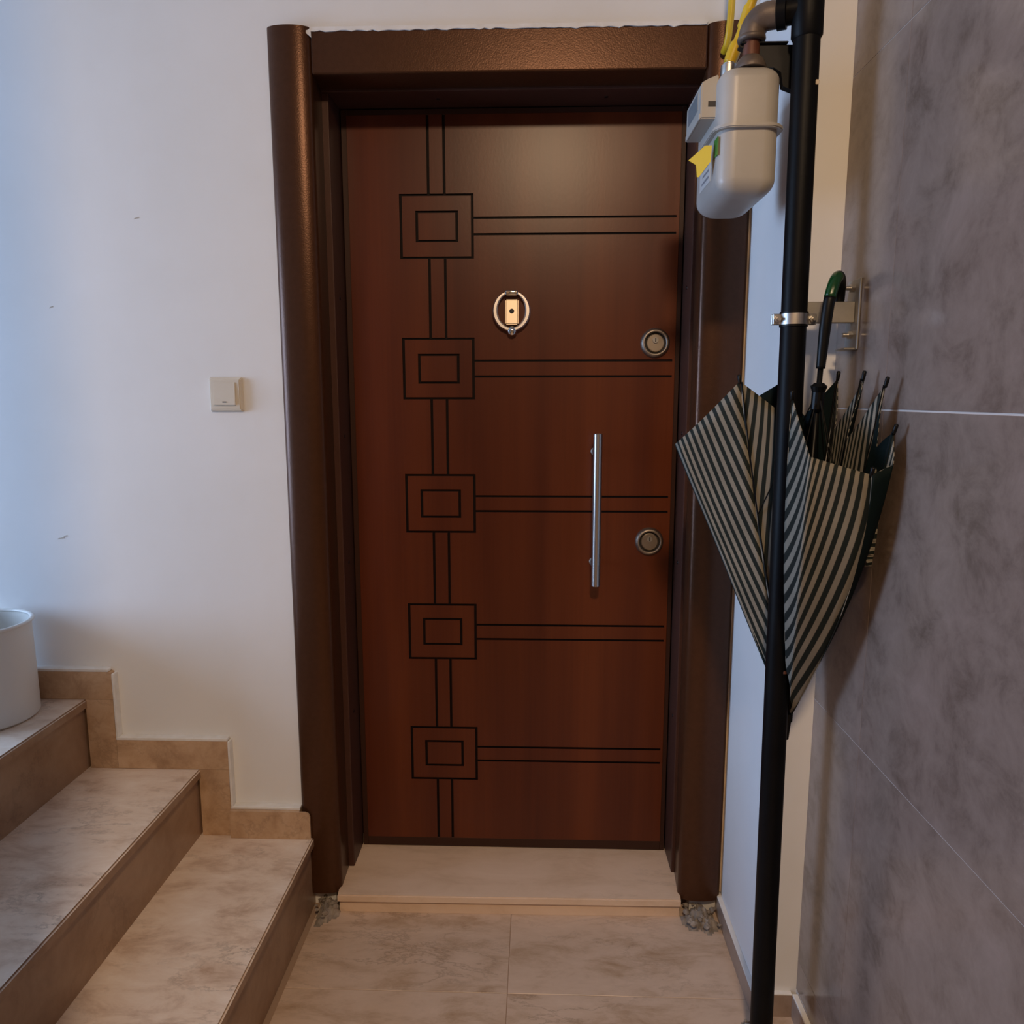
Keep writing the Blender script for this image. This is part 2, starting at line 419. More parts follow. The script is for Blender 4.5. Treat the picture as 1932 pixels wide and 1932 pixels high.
# skirting at the right: along the pillar side, its front and the tiled wall
sr = thing('baseboard_right', (0.5, -0.2, 0), 'low stone skirting around the white pillar foot behind the black pipe', 'baseboard', 'structure')
HB = 0.052
obj('skirting_slab', box(B(), XW - 0.012, XW, YP - 0.012, 0.002, 0.0003, HB), M['skirt_low'], sr)
obj('skirting_slab', box(B(), XW, XG - 0.012, YP - 0.012, YP - 0.0002, 0.0003, HB), M['skirt_low'], sr)
obj('skirting_slab', box(B(), XG - 0.012, XG - 0.0002, YB, YP - 0.0122, 0.0003, HB), M['skirt_low'], sr)
obj('filler_bead', box(B(), XW - 0.012, XW, YP - 0.012, 0.002, HB, HB + 0.003, 0.001, 1), M['bead'], sr)
obj('filler_bead', box(B(), XW, XG - 0.012, YP - 0.012, YP - .0002, HB, HB + 0.004, 0.001, 1), M['bead'], sr)
obj('filler_bead', box(B(), XG - 0.012, XG - .0002, YB, YP - 0.0122, HB, HB + 0.006, 0.001, 1), M['bead'], sr)

# ---------------------------------------------------------------- the steel door
YL = 0.18; YF = 0.135
door = thing('door_1', (-0.065, 0.16, 0.055), 'dark brown steel apartment door with square grooves and long pull handle', 'door', 'structure')


def half_column(x0, x1, z0, z1, depth, lip):
    n = 20; cx = (x0 + x1) / 2; hw = (x1 - x0) / 2
    pts = [(cx - hw * math.cos(PI * i / n), -0.004 - depth * math.sin(PI * i / n) ** 0.85) for i in range(n + 1)]
    pts = [(x0, 0.0)] + pts + [(x1, 0.0)]
    return prism(B(), pts, 'z', z0, z1)


o = obj('jamb_casing', half_column(-0.616, -0.516, 0.045, 2.176, 0.0225, 0), M['casing'], door); autosmooth(o, 30)
o = obj('jamb_casing', half_column(0.377, 0.4865, 0.045, 2.170, 0.0225, 0), M['casing'], door); autosmooth(o, 30)
bm = B(); prism(bm, [(-0.516, -0.001), (-0.519, 0.0775), (-0.5348, 0.0775), (-0.5348, -0.0005)], 'z', 0.0555, 2.08); obj('jamb_reveal', bm, M['casing'], door)
bm = B(); prism(bm, [(0.377, -0.001), (0.4098, -0.0005), (0.4098, 0.0775), (0.3835, 0.0775)], 'z', 0.0555, 2.08); obj('jamb_reveal', bm, M['casing'], door)
bm = B(); box(bm, -0.5155, 0.3765, -0.014, -0.0005, 2.076, 2.168, 0.004, 2); obj('lintel_casing', bm, M['casing'], door)
obj('lintel_reveal', box(B(), -0.5348, 0.4098, -0.0005, 0.0775, 2.078, 2.1145), M['casing'], door)


def strip(name, x0, x1, y0, z0, z1):
    return obj(name, box(B(), x0, x1, y0, YL + 0.012, z0, z1, 0.0025, 2), M['strip'], door)


YF = 0.078
strip('frame_strip', -0.5347, -0.5035, YF, 0.0555, 2.0715); strip('frame_strip', 0.3745, 0.4097, YF, 0.0555, 2.0715); strip('frame_strip', -0.5347, 0.4097, YF, 2.0718, 2.1140)
for (sx, z) in ((-1, 1.600), (-1, 1.250), (-1, 0.912), (-1, 0.49), (1, 1.622), (1, 1.258), (1, 0.917), (1, 0.49)):
    xx = -0.5037 if sx < 0 else 0.3747
    obj('screw', lathe(B(), [(0, -0.0022), (0.003, -0.002), (0.0052, -0.0008), (0.0056, 0.0)], (xx, 0.128, z), (1, 0, 0) if sx > 0 else (-1, 0, 0), 14), M['screw'], door, True)
for x in (-0.245, 0.165):
    obj('screw', lathe(B(), [(0, -0.0022), (0.003, -0.002), (0.0052, -0.0008), (0.0056, 0.0)], (x, 0.128, 2.0720), (0, 0, 1), 14), M['screw'], door, True)

# leaf: a real grid of raised panel and sunk grooves
LX0, LX1, LZ0, LZ1 = -0.5005, 0.3715, 0.057, 2.0685
gw = 0.0035; hwg = 0.0028
vx = [-0.3523, -0.168, -0.3112, -0.2081, -0.2801, -0.2391]
XO0, XO1, XI0, XI1, XV0, XV1 = vx
CZ = [1.785 - 0.36 * k for k in range(5)]; Ho, Hi, Hs = 0.0775, 0.036, 0.0204
XE = 0.353; ZT = 2.055; ZBt = 0.084
gr = []
for k, z in enumerate(CZ):
    for zz in (z + Ho, z - Ho): gr.append((XO0 - gw, XO1 + gw, zz - hwg, zz + hwg))
    for xx in (XO0, XO1): gr.append((xx - gw, xx + gw, z - Ho, z + Ho))
    for zz in (z + Hi, z - Hi): gr.append((XI0 - gw, XI1 + gw, zz - hwg, zz + hwg))
    for xx in (XI0, XI1): gr.append((xx - gw, xx + gw, z - Hi, z + Hi))
    for zz in (z + Hs, z - Hs): gr.append((XO1, XE, zz - hwg, zz + hwg))
    top = CZ[k - 1] - Ho if k else ZT
    for xx in (XV0, XV1): gr.append((xx - gw, xx + gw, z + Ho, top))
for xx in (XV0, XV1): gr.append((xx - gw, xx + gw, ZBt, CZ[4] - Ho))
PX0, PX1 = -0.486, 0.3595
cx = sorted({round(a, 5) for g in gr for a in g[:2]} | {PX0, PX1}); cz = sorted({round(a, 5) for g in gr for a in g[2:]} | {ZBt, ZT})
bm = B(); D0, D1 = YL, YL + 0.0044
isg = {}
for i in range(len(cx) - 1):
    for j in range(len(cz) - 1):
        mx_, mz_ = (cx[i] + cx[i + 1]) / 2, (cz[j] + cz[j + 1]) / 2
        isg[i, j] = any(g[0] < mx_ < g[1] and g[2] < mz_ < g[3] for g in gr)
vc = {}


def vv(i, j, d):
    if (i, j, d) not in vc: vc[i, j, d] = bm.verts.new((cx[i], D1 if d else D0, cz[j]))
    return vc[i, j, d]


for (i, j), g in isg.items():
    f = bm.faces.new((vv(i, j, g), vv(i + 1, j, g), vv(i + 1, j + 1, g), vv(i, j + 1, g))); f.material_index = 1 if g else 0
    for (di, dj, a, b) in ((1, 0, (1, 0), (1, 1)), (0, 1, (0, 1), (1, 1))):
        h = isg.get((i + di, j + dj))
        if h is not None and h != g:
            f = bm.faces.new((vv(i + a[0], j + a[1], g), vv(i + b[0], j + b[1], g), vv(i + b[0], j + b[1], h), vv(i + a[0], j + a[1], h))); f.material_index = 1
bmesh.ops.recalc_face_normals(bm, faces=bm.faces[:])
if sum(f.normal.y for f in bm.faces if f.material_index == 0) > 0: bmesh.ops.reverse_faces(bm, faces=bm.faces[:])
leaf_panel = obj('leaf_panel', bm, [M['leaf'], M['groove']], door)
bm = B(); box(bm, LX0, LX1, YL + 0.0045, YL + 0.06, LZ0, LZ1)
obj('leaf_core', bm, M['strip'], door)
for (a, b, c, d) in ((LX0, PX0, LZ0, LZ1), (PX1, LX1, LZ0, LZ1), (PX0, PX1, LZ0, ZBt), (PX0, PX1, ZT, LZ1)):
    obj('edge_profile', box(B(), a, b, YL + 0.0005, YL + 0.006, c, d, 0.0008, 1), M['edge'], door)

# knocker with peephole
KX, KZ = -0.067, 1.571
obj('light_leak_panel', box(B(), DX0, DX1, 0.2405, 0.25, 0.056, DZ1), M['strip'], door)  # added panel behind the leaf, blocks daylight leaking through the edge gap
kn = thing('door_knocker', (KX, YL, KZ), None, None); kn.parent = door; kn.location = Vector((KX, YL, KZ)) - door.location
tag(kn, 'chrome ring knocker with peephole')
def under(p, *a, **k):
    return obj(*a, parent=p, **k)
bm = B(); n = 48
outer = [(math.cos(t) * 0.0495, math.sin(t) * 0.0515) for t in [2 * PI * i / n for i in range(n)]]
inner = [(math.cos(t) * 0.0355, math.sin(t) * 0.0435 + 0.002) for t in [2 * PI * i / n for i in range(n)]]
prof = [(0.0, 0.010), (0.25, 0.014), (0.75, 0.014), (1.0, 0.010), (0.8, 0.005), (0.2, 0.005)]
rings = []
for (a, b) in zip(outer, inner):
    rings.append([bm.verts.new((KX + a[0] + (b[0] - a[0]) * t, YL - 0.006 - h, KZ + a[1] + (b[1] - a[1]) * t)) for t, h in prof])
for i in range(n):
    for k in range(6): bm.faces.new((rings[i][k], rings[(i + 1) % n][k], rings[(i + 1) % n][(k + 1) % 6], rings[i][(k + 1) % 6]))
bmesh.ops.recalc_face_normals(bm, faces=bm.faces[:])
o = obj('ring', bm, M['ring'], kn); autosmooth(o, 40)
bm = B(); box(bm, KX - 0.0165, KX + 0.0175, YL - 0.009, YL, KZ - 0.034, KZ + 0.031, 0.0, 3)
for v in bm.verts:
    if v.co.y < YL - 0.004: v.co.y += (v.co.z - KZ) * 0.10
bmesh.ops.bevel(bm, geom=bm.edges[:], offset=0.003, segments=3, affect='EDGES'); o = obj('peephole_plate', bm, M['plate'], kn); autosmooth(o, 40)
bm = B(); box(bm, KX - 0.017, KX + 0.017, YL - 0.024, YL, KZ + 0.038, KZ + 0.052, 0.004, 3); o = obj('hinge_block', bm, M['chrome'], kn); autosmooth(o, 40)
o = obj('peephole_lens', lathe(B(), [(0, -0.0105), (0.004, -0.0105), (0.006, -0.0095), (0.0075, -0.007), (0.0078, -0.004)], (KX + 0.0005, YL, KZ), (0, 1, 0), 24), M['slot'], kn, True)
o = obj('striker_knob', lathe(B(), [(0, -0.022), (0.009, -0.021), (0.0125, -0.016), (0.0125, -0.006), (0.010, 0)], (KX + 0.001, YL, KZ - 0.0505), (0, 1, 0), 24), M['chrome'], kn, True)

# two lock escutcheons
for (x, z) in ((0.307, 1.490), (0.3055, 0.964)):
    e = thing('lock_cylinder', (0, 0, 0), None, None); e.parent = door; e.location = Vector((x, YL, z)) - door.location
    o = obj('escutcheon_ring', lathe(B(), [(0.0265, -0.002), (0.0275, -0.011), (0.030, -0.013), (0.034, -0.011), (0.0375, -0.005), (0.0385, 0.0)], (x, YL, z), (0, 1, 0), 48), M['lock'], e, True)
    obj('shadow_gap', lathe(B(), [(0.0230, -0.0008), (0.0285, -0.0008)], (x, YL, z), (0, 1, 0), 40), M['slot'], e)
    o = obj('cylinder_disc', lathe(B(), [(0, -0.0065), (0.021, -0.0065), (0.0232, -0.005), (0.0236, 0.0), ], (x, YL, z), (0, 1, 0), 40), M['lock'], e); autosmooth(o, 18)
    bm = B(); cyl(bm, (x, YL - 0.0064, z + 0.007), (x, YL - 0.0095, z + 0.007), 0.0075, seg=20); o = obj('keyway_plug', bm, M['zinc_dull'], e); autosmooth(o, 40)
    obj('keyhole', box(B(), x - 0.0012, x + 0.0012, YL - 0.0100, YL - 0.0093, z + 0.002, z + 0.012), M['slot'], e)

# pull handle
hd = thing('pull_handle', (0, 0, 0), None, None); hd.parent = door; hd.location = Vector((0.158, YL, 1.055)) - door.location
tag(hd, 'long vertical steel pull bar')
bm = B(); lathe(bm, [(0, 0), (0.0108, 0), (0.012, 0.0012), (0.012, 0.4033), (0.0108, 0.4045), (0, 0.4045)], (0.158, 0.120, 0.853)); o = obj('grip_bar', bm, M['satin'], hd); autosmooth(o, 40)
for z in (1.2076, 0.9083):
    bm = B(); lathe(bm, [(0, 0.0), (0.0105, 0.0), (0.0105, -0.006), (0.008, -0.0075), (0.008, -0.058), (0, -0.058)], (0.154, YL, z), (0, 1, 0), 24); o = obj('standoff', bm, M['zinc_dull'], hd); autosmooth(o, 40)

# marble sill
sill = thing('door_sill', (-0.07, 0.03, 0), 'beige marble doorstep slab below the brown door', 'doorstep')
P = [(-0.5196, -0.046), (0.3805, -0.038), (0.3935, 0.08), (0.3935, 0.27), (-0.532, 0.27), (-0.532, 0.10)]
bm = B(); prism(bm, P, 'z', 0.037, 0.055)
bmesh.ops.bevel(bm, geom=[e for e in bm.edges if all(v.co.z > 0.054 for v in e.verts)], offset=0.0025, segments=2, affect='EDGES')
obj('sill_slab', bm, M['sill'], sill)
bm = B(); prism(bm, [(-0.5175, -0.034), (-0.3, -0.0345), (0.1, -0.031), (0.3785, -0.0265), (0.388, 0.08), (0.388, 0.24), (-0.525, 0.24)], 'z', 0.0003, 0.0362)
obj('sill_base', bm, M['sill'], sill)

# filler between right casing and pillar, ragged plaster over the lintel
bm = B()
pts = []
zz = 0.06
lft = []
while zz < 1.9:
    lft.append((0.4866 - random.uniform(0, 0.0025) - (0.010 * math.exp(-((zz - 1.40) / 0.05) ** 2)), zz)); zz += 0.022
prism(bm, lft + [(0.4898, 1.9), (0.4898, 0.06)], 'y', -0.0065, -0.0003)
o = obj('casing_filler', bm, M['foam'], wall_back)
bm = B(); x = -0.516; up = []
while x < 0.377:
    up.append((x, 2.1672 - max(0, random.gauss(0.0012, 0.0016)))); x += 0.012
prism(bm, [(-0.516, 2.1745), ] + up + [(0.377, 2.1745)], 'y', -0.0165, -0.0003); obj('plaster_edge', bm, M['bead'], wall_back)
# paint smear on the left casing's top corner
obj('plaster_smear', prism(B(), [(-0.529, 2.1655), (-0.520, 2.168), (-0.5135, 2.172), (-0.5125, 2.152), (-0.518, 2.157)], 'y', -0.0172, -0.0145), M['bead'], wall_back)


# small scuff marks on the white wall
M['scuff'] = mat('wall_scuff_mark', (0.50, 0.46, 0.40), 0.7, spec=0.2)
obj('wall_scuff', prism(B(), [(-0.9501 - 0.007, 1.7700 - 0.002), (-0.9501 + 0.007, 1.7700 + 0.0012), (-0.9501 + 0.007 * 0.6, 1.7700 + 0.0035), (-0.9501 - 0.007 * 0.7, 1.7700 + 0.0008)], 'y', -0.0006, 0.0004), M['scuff'], wall_back)
obj('wall_scuff', prism(B(), [(-1.1757 - 0.005, 1.5659 - 0.002), (-1.1757 + 0.005, 1.5659 + 0.0012), (-1.1757 + 0.005 * 0.6, 1.5659 + 0.0035), (-1.1757 - 0.005 * 0.7, 1.5659 + 0.0008)], 'y', -0.0006, 0.0004), M['scuff'], wall_back)
obj('wall_scuff', prism(B(), [(-1.2030 - 0.01, 0.9971 - 0.002), (-1.2030 + 0.01, 0.9971 + 0.0012), (-1.2030 + 0.01 * 0.6, 0.9971 + 0.0035), (-1.2030 - 0.01 * 0.7, 0.9971 + 0.0008)], 'y', -0.0006, 0.0004), M['scuff'], wall_back)
obj('wall_scuff', prism(B(), [(-1.1915 - 0.006, 1.0026 - 0.002), (-1.1915 + 0.006, 1.0026 + 0.0012), (-1.1915 + 0.006 * 0.6, 1.0026 + 0.0035), (-1.1915 - 0.006 * 0.7, 1.0026 + 0.0008)], 'y', -0.0006, 0.0004), M['scuff'], wall_back)


# broken mortar at both casing feet
def rubble(name, cx_, cy_, rx, ry, n, hmax, label, seed):
    rnd = random.Random(seed); bm = B()
    g = 16
    vs = {}; hh = {}
    ph = [rnd.uniform(0, 6.28) for _ in range(3)]
    for i in range(g + 1):
        for j in range(g + 1):
            u, w_ = i / g * 2 - 1, j / g * 2 - 1
            a = math.atan2(w_, u); edge = 0.82 + 0.16 * math.sin(3 * a + ph[0]) + 0.10 * math.sin(7 * a + ph[1])
            d = (u * u + w_ * w_) ** 0.5 / edge
            h = max(0.0, 1 - d * d) * hmax * rnd.uniform(0.45, 1.1); hh[i, j] = h
            vs[i, j] = bm.verts.new((cx_ + u * rx, cy_ + w_ * ry, 0.0003 + h))
    for i in range(g):
        for j in range(g):
            q = [(i, j), (i + 1, j), (i + 1, j + 1), (i, j + 1)]
            if max(hh[k] for k in q) > 0: bm.faces.new([vs[k] for k in q])
    bmesh.ops.delete(bm, geom=[v for v in bm.verts if not v.link_faces], context='VERTS')
    for k in range(n):
        r = rnd.uniform(0.004, 0.011)
        rr = bmesh.ops.create_icosphere(bm, subdivisions=1, radius=r)
        p = Vector((cx_ + rnd.uniform(-.9, .9) * rx, cy_ + rnd.uniform(-.9, .9) * ry, hmax * 0.6))
        for v in rr['verts']: v.co = Vector((v.co.x * rnd.uniform(.6, 1.3), v.co.y * rnd.uniform(.6, 1.3), v.co.z * rnd.uniform(.4, .9))) + p
    bmesh.ops.recalc_face_normals(bm, faces=bm.faces[:])
    o = obj(name, bm, M['concrete']); recentre(o); tag(o, label, 'rubble', kind='stuff')


rubble('broken_mortar', -0.549, -0.034, 0.034, 0.062, 16, 0.034, 'crumbled mortar at the foot of the left door casing', 3)
rubble('broken_mortar', 0.432, -0.038, 0.050, 0.058, 22, 0.034, 'crumbled mortar at the foot of the right door casing', 5)
rubble('mortar_mound', 0.468, -0.415, 0.046, 0.050, 10, 0.030, 'pale mortar mound at the foot of the black pipe', 9)

# ---------------------------------------------------------------- light switch
sw = thing('light_switch', (-0.757, 0.0, 1.357), 'cream light switch on the white wall left of the door', 'switch')
bm = B(); box(bm, -0.7995, -0.7145, -0.011, -0.0002, 1.3145, 1.3995, 0.0)
for v in bm.verts:
    if v.co.y < -0.005: v.co.x = -0.757 + (v.co.x + 0.757) * 0.86; v.co.z = 1.357 + (v.co.z - 1.357) * 0.86
bmesh.ops.bevel(bm, geom=bm.edges[:], offset=0.0022, segments=2, affect='EDGES'); o = obj('cover_plate', bm, M['switch'], sw); autosmooth(o, 30)
bm = B(); box(bm, -0.784, -0.731, -0.0165, -0.0105, 1.3315, 1.3865)
for v in bm.verts:
    if v.co.y < -0.014 and v.co.z > 1.36: v.co.y = -0.0125
bmesh.ops.bevel(bm, geom=bm.edges[:], offset=0.0012, segments=2, affect='EDGES'); o = obj('rocker', bm, M['switch'], sw); autosmooth(o, 30)
obj('indicator_mark', box(B(), -0.763, -0.753, -0.0171, -0.0158, 1.338, 1.3405, 0.0004, 1), M['slot'], sw)

# ---------------------------------------------------------------- bucket on the landing
BX, BY, BZ = -1.345, -0.140, STEPZ[2]
bk = thing('bucket', (BX, BY, BZ), 'white plastic bucket on the upper step at the left edge', 'bucket')
bm = B(); lathe(bm, [(0, 0.0006), (0.113, 0.0006), (0.119, 0.006), (0.1185, 0.10), (0.117, 0.235), (0.1135, 0.235), (0.1145, 0.10), (0.114, 0.012), (0.109, 0.006), (0, 0.006)], (BX, BY, BZ), seg=64); o = obj('bucket_body', bm, M['bucket'], bk); autosmooth(o, 40)
bm = B(); pr = [(0.1185 + 0.0055 * math.cos(t), 0.238 + 0.0045 * math.sin(t)) for t in [2 * PI * i / 12 for i in range(12)]]
lathe(bm, pr, (BX, BY, BZ), seg=64, closed=True); obj('rolled_rim', bm, M['bucket'], bk, True)

# ---------------------------------------------------------------- black gas riser pipe
PT = Vector((0.4505, -0.430, ZC - 0.002)); PB = Vector((0.4735, -0.430, 0.012))
def pipe_at(z): return PB + (PT - PB) * ((z - PB.z) / (PT.z - PB.z))
PR = 0.0226
pipe = thing('gas_riser_pipe', PB, 'thick black vertical pipe in front of the white pillar', 'pipe')
bm = B(); tube(bm, [PB + (PT - PB) * (i / 30) for i in range(31)], PR, 32); o = obj('pipe_shaft', bm, M['black_pipe'], pipe); autosmooth(o, 40)
q = pipe_at(1.998)
bm = B(); tube(bm, [pipe_at(1.955), pipe_at(1.96), pipe_at(2.05), pipe_at(2.055)], [PR + .0005, PR + .0035, PR + .0035, PR + .0005], 32); o = obj('tee_collar', bm, M['black_pipe'], pipe); autosmooth(o, 40)
TZ = 2.004
q = pipe_at(TZ)
bm = B(); tube(bm, [q, q + Vector((-0.032, 0.012, 0)), q + Vector((-0.0325, 0.012, 0)), q + Vector((-0.046, 0.018, 0))], [0.021, 0.021, 0.026, 0.026], 24); o = obj('tee_branch', bm, M['black_pipe'], pipe); autosmooth(o, 40)
for (dx, dz) in ((0.014, 1.88), (0.016, 1.1)):
    q = pipe_at(dz)
    if dz > 1.5: obj('paint_fleck', box(B(), q.x + 0.012, q.x + 0.018, q.y - 0.0206, q.y - 0.0170, dz - 0.004, dz + 0.004, 0.001, 1), M['speck'], pipe)
q = pipe_at(0.832); obj('paint_fleck', box(B(), q.x + 0.004, q.x + 0.011, q.y - 0.0232, q.y - 0.0205, 0.828, 0.834, 0.001, 1), M['rust'], pipe)

# elbow, union, nipple, nut and support bracket between pipe and meter
EX, EY = 0.374, -0.395
el = thing('pipe_elbow', (EX, EY, 1.925), 'brown iron elbow and union between the black pipe and the gas meter', 'pipe fitting')
q = pipe_at(TZ) + Vector((-0.0465, 0.0182, 0))
arc = spline([q, (EX + 0.016, EY - 0.010, TZ - 0.002), (EX + 0.006, EY - 0.003, TZ - 0.010), (EX + 0.001, EY, TZ - 0.022), (EX, EY, TZ - 0.034)], 6)
bm = B(); tube(bm, arc, 0.0225, 24); o = obj('elbow_bend', bm, M['iron'], el); autosmooth(o, 50)
bm = B(); lathe(bm, [(0.017, 0), (0.0235, 0.001), (0.0245, 0.005), (0.0235, 0.009), (0.017, 0.010)], (EX, EY, 1.9665), seg=28); obj('elbow_lip', bm, M['iron'], el, True)
bm = B(); lathe(bm, [(0.0, -0.002), (0.0145, -0.002), (0.0145, 0.03), (0, 0.03)], (EX, EY, 1.938), seg=24); o = obj('nipple', bm, M['rust'], el); autosmooth(o, 40)
bm = B(); lathe(bm, [(0.0, 0), (0.0265, 0.0), (0.027, 0.004), (0.0255, 0.008), (0.0215, 0.016), (0.0165, 0.021), (0.0, 0.021)], (EX, EY, 1.9215), seg=28); o = obj('union_nut', bm, M['iron'], el); autosmooth(o, 30)
bm = B(); prism(bm, [(EX - 0.021, 1.9625), (EX + 0.078, 1.9600), (EX + 0.078, 1.885), (EX + 0.0575, 1.893), (EX + 0.053, 1.916), (EX + 0.040, 1.9238), (EX + 0.027, 1.9238), (EX + 0.012, 1.946), (EX - 0.021, 1.9585)], 'y', EY - 0.004, EY + 0.012)
obj('support_bracket', bm, M['darkplate'], el)
obj('bracket_arm', box(B(), EX - 0.02, EX + 0.062, EY - 0.010, EY + 0.018, 1.9615, 1.9645, 0.001, 1), M['darkplate'], el)

# ---------------------------------------------------------------- gas meter
MX0, MX1, MY0, MY1 = 0.318, 0.424, -0.428, -0.215
mt = thing('gas_meter', ((MX0 + MX1) / 2, (MY0 + MY1) / 2, 1.70), 'grey white gas meter hanging at the upper right of the brown door', 'gas meter')


def shell(z0, z1, r, top):
    """rounded-corner box whose far end (top or bottom) is domed"""
    bm = B(); seg = 10; rows = []
    hx, hy = (MX1 - MX0) / 2, (MY1 - MY0) / 2; cx_, cy_ = (MX0 + MX1) / 2, (MY0 + MY1) / 2
    for k in range(9):
        t = k / 8 * PI / 2
        ins = r * (1 - math.cos(t)) ; rise = r * 0.85 * math.sin(t)
        rows.append((ins, rise))
    zz = [(0.0, z0 if top else z1)] + [(i, (z1 - r * 0.85 + s) if top else (z0 + r * 0.85 - s)) for i, s in rows]
    rings = []
    for ins, z in zz:
        ax, ay = hx - ins, hy - ins; rc = max(0.006, 0.030 - ins * 0.6)
        ring = []
        for (sx, sy, a0) in ((1, 1, 0), (-1, 1, PI / 2), (-1, -1, PI), (1, -1, 1.5 * PI)):
            for i in range(seg + 1):
                a = a0 + PI / 2 * i / seg
                ring.append(bm.verts.new((cx_ + sx * (ax - rc) + rc * math.cos(a), cy_ + sy * (ay - rc) + rc * math.sin(a), z)))
        rings.append(ring)
    n = len(rings[0])
    for a, b in zip(rings, rings[1:]):
        for k in range(n): bm.faces.new((a[k], a[(k + 1) % n], b[(k + 1) % n], b[k]))
    bm.faces.new(rings[-1]); bm.faces.new(rings[0])
    bmesh.ops.recalc_face_normals(bm, faces=bm.faces[:])
    return bm


ZS = 1.8185
o = obj('upper_shell', shell(ZS, 1.921, 0.026, True), M['meter'], mt); autosmooth(o, 50)
o = obj('lower_shell', shell(1.704, ZS, 0.036, False), M['meter'], mt); autosmooth(o, 50)
bm = B(); seg = 10; ring0 = []; ring1 = []; ring2 = []; ring3 = []
hx, hy = (MX1 - MX0) / 2 + 0.009, (MY1 - MY0) / 2 + 0.009; cxm, cym = (MX0 + MX1) / 2, (MY0 + MY1) / 2
out = []
for (sx, sy, a0) in ((1, 1, 0), (-1, 1, PI / 2), (-1, -1, PI), (1, -1, 1.5 * PI)):
    for i in range(seg + 1):
        a = a0 + PI / 2 * i / seg; rc = 0.036
        out.append((cxm + sx * (hx - rc) + rc * math.cos(a), cym + sy * (hy - rc) + rc * math.sin(a)))
prism(bm, out, 'z', ZS - 0.0035, ZS + 0.0035); bmesh.ops.bevel(bm, geom=[e for e in bm.edges if abs(e.verts[0].co.z - e.verts[1].co.z) < 1e-6], offset=0.0015, segments=2, affect='EDGES')
o = obj('seam_flange', bm, M['meter'], mt); autosmooth(o, 40)
# counter box facing the hall (-x)
BX0, BX1, BY0, BY1 = 0.2915, MX0 + 0.004, -0.385, -0.252
bm = B(); prism(bm, [(BX1, 1.846), (BX0, 1.846), (BX0, 1.906), (BX0 + 0.010, 1.912), (BX1, 1.920)], 'y', BY0, BY1)
bmesh.ops.bevel(bm, geom=bm.edges[:], offset=0.002, segments=2, affect='EDGES'); o = obj('counter_box', bm, M['meter_box'], mt); autosmooth(o, 30)
obj('counter_window', box(B(), BX0 - 0.0012, BX0 + 0.002, BY0 + 0.025, BY1 - 0.02, 1.868, 1.898, 0.0005, 1), M['meter_window'], mt)
obj('counter_ledge', box(B(), BX0 - 0.002, BX0 + 0.002, BY0 + 0.004, BY1 - 0.004, 1.846, 1.856, 0.0008, 1), M['meter_box'], mt)
obj('side_slot', box(B(), BX0 + 0.013, BX1 - 0.0025, BY0 - 0.0008, BY0 + 0.003, 1.8655, 1.8745), M['slot'], mt)
# labels on the front of the lower shell
obj('green_sticker', box(B(), MX0 - 0.0008, MX0 + 0.001, -0.414, -0.385, 1.775, 1.806), M['green_label'], mt)
obj('white_sticker', box(B(), MX0 - 0.0006, MX0 + 0.001, -0.362, -0.272, 1.745, 1.806), M['white_label'], mt)
for k in range(4):
    obj('print_line', box(B(), MX0 - 0.0010, MX0, -0.35, -0.29 - 0.008 * (k % 2), 1.754 + k * 0.012, 1.758 + k * 0.012), M['print'], mt)
# yellow paper seal hanging under the counter
bm = B(); prism(bm, [(0.3065, 1.7985), (0.3165, 1.7960), (0.3155, 1.7690), (0.2985, 1.7465), (0.2955, 1.7475), (0.2935, 1.7690), (0.2815, 1.7800), (0.2950, 1.7900)], 'y', -0.3985, -0.3972)
for v in bm.verts: v.co.y += (0.3165 - v.co.x) * 0.9; v.co.x -= 0.0055
o = obj('seal_tag', bm, M['yellow_tag'], mt); tag(o, 'yellow paper seal tag')
bm = B(); lathe(bm, [(0, 0), (0.015, 0), (0.0155, 0.003), (0.015, 0.020), (0.0115, 0.022), (0.0115, 0.0235), (0, 0.0235)], (0.3585, -0.300, 1.9470), seg=24); o = obj('outlet_nut', bm, M['zinc'], mt); autosmooth(o, 30)
bm = B(); cyl(bm, (0.3585, -0.300, 1.915), (0.3585, -0.300, 1.9469), 0.0115, seg=20); o = obj('outlet_stub', bm, M['meter'], mt); autosmooth(o, 30)

# ---------------------------------------------------------------- yellow gas hose leaving the meter
h0 = [(0.3585, -0.300, 1.9708), (0.3610, -0.300, 1.976), (0.3665, -0.301, 1.992), (0.3755, -0.302, 2.016), (0.384, -0.304, 2.040), (0.390, -0.312, 2.062), (0.400, -0.322, 2.10), (0.415, -0.33, 2.20), (0.42, -0.33, 2.40), (0.42, -0.33, ZC - 0.001)]
hp = spline(h0, 6)
hr = []
for p in hp:
    z = p.z
    r = 0.0085
    if z < 2.005: r = 0.0105 + 0.0020 * math.sin(max(0, min(1, (z - 1.966) / 0.045)) * PI)
    elif z < 2.03: r = 0.0085
    elif z < 2.065: r = 0.0115
    hr.append(r)
bm = B(); tube(bm, hp, hr, 18); o = obj('gas_hose', bm, M['yellow'], None, True); tag(recentre(o), 'yellow gas hose rising from the top of the grey meter', 'hose')
bm = B(); hb = spline([(0.4135, -0.075, ZC - 0.001), (0.413, -0.075, 2.4), (0.4118, -0.075, 2.20), (0.4100, -0.070, 2.135), (0.4085, -0.056, 2.108), (0.4080, -0.0345, 2.102)], 8)
tube(bm, hb, 0.0075, 16); o = obj('gas_hose', bm, M['yellow'], None, True); tag(recentre(o), 'thin yellow gas hose hanging against the right door casing, behind the other', 'hose')

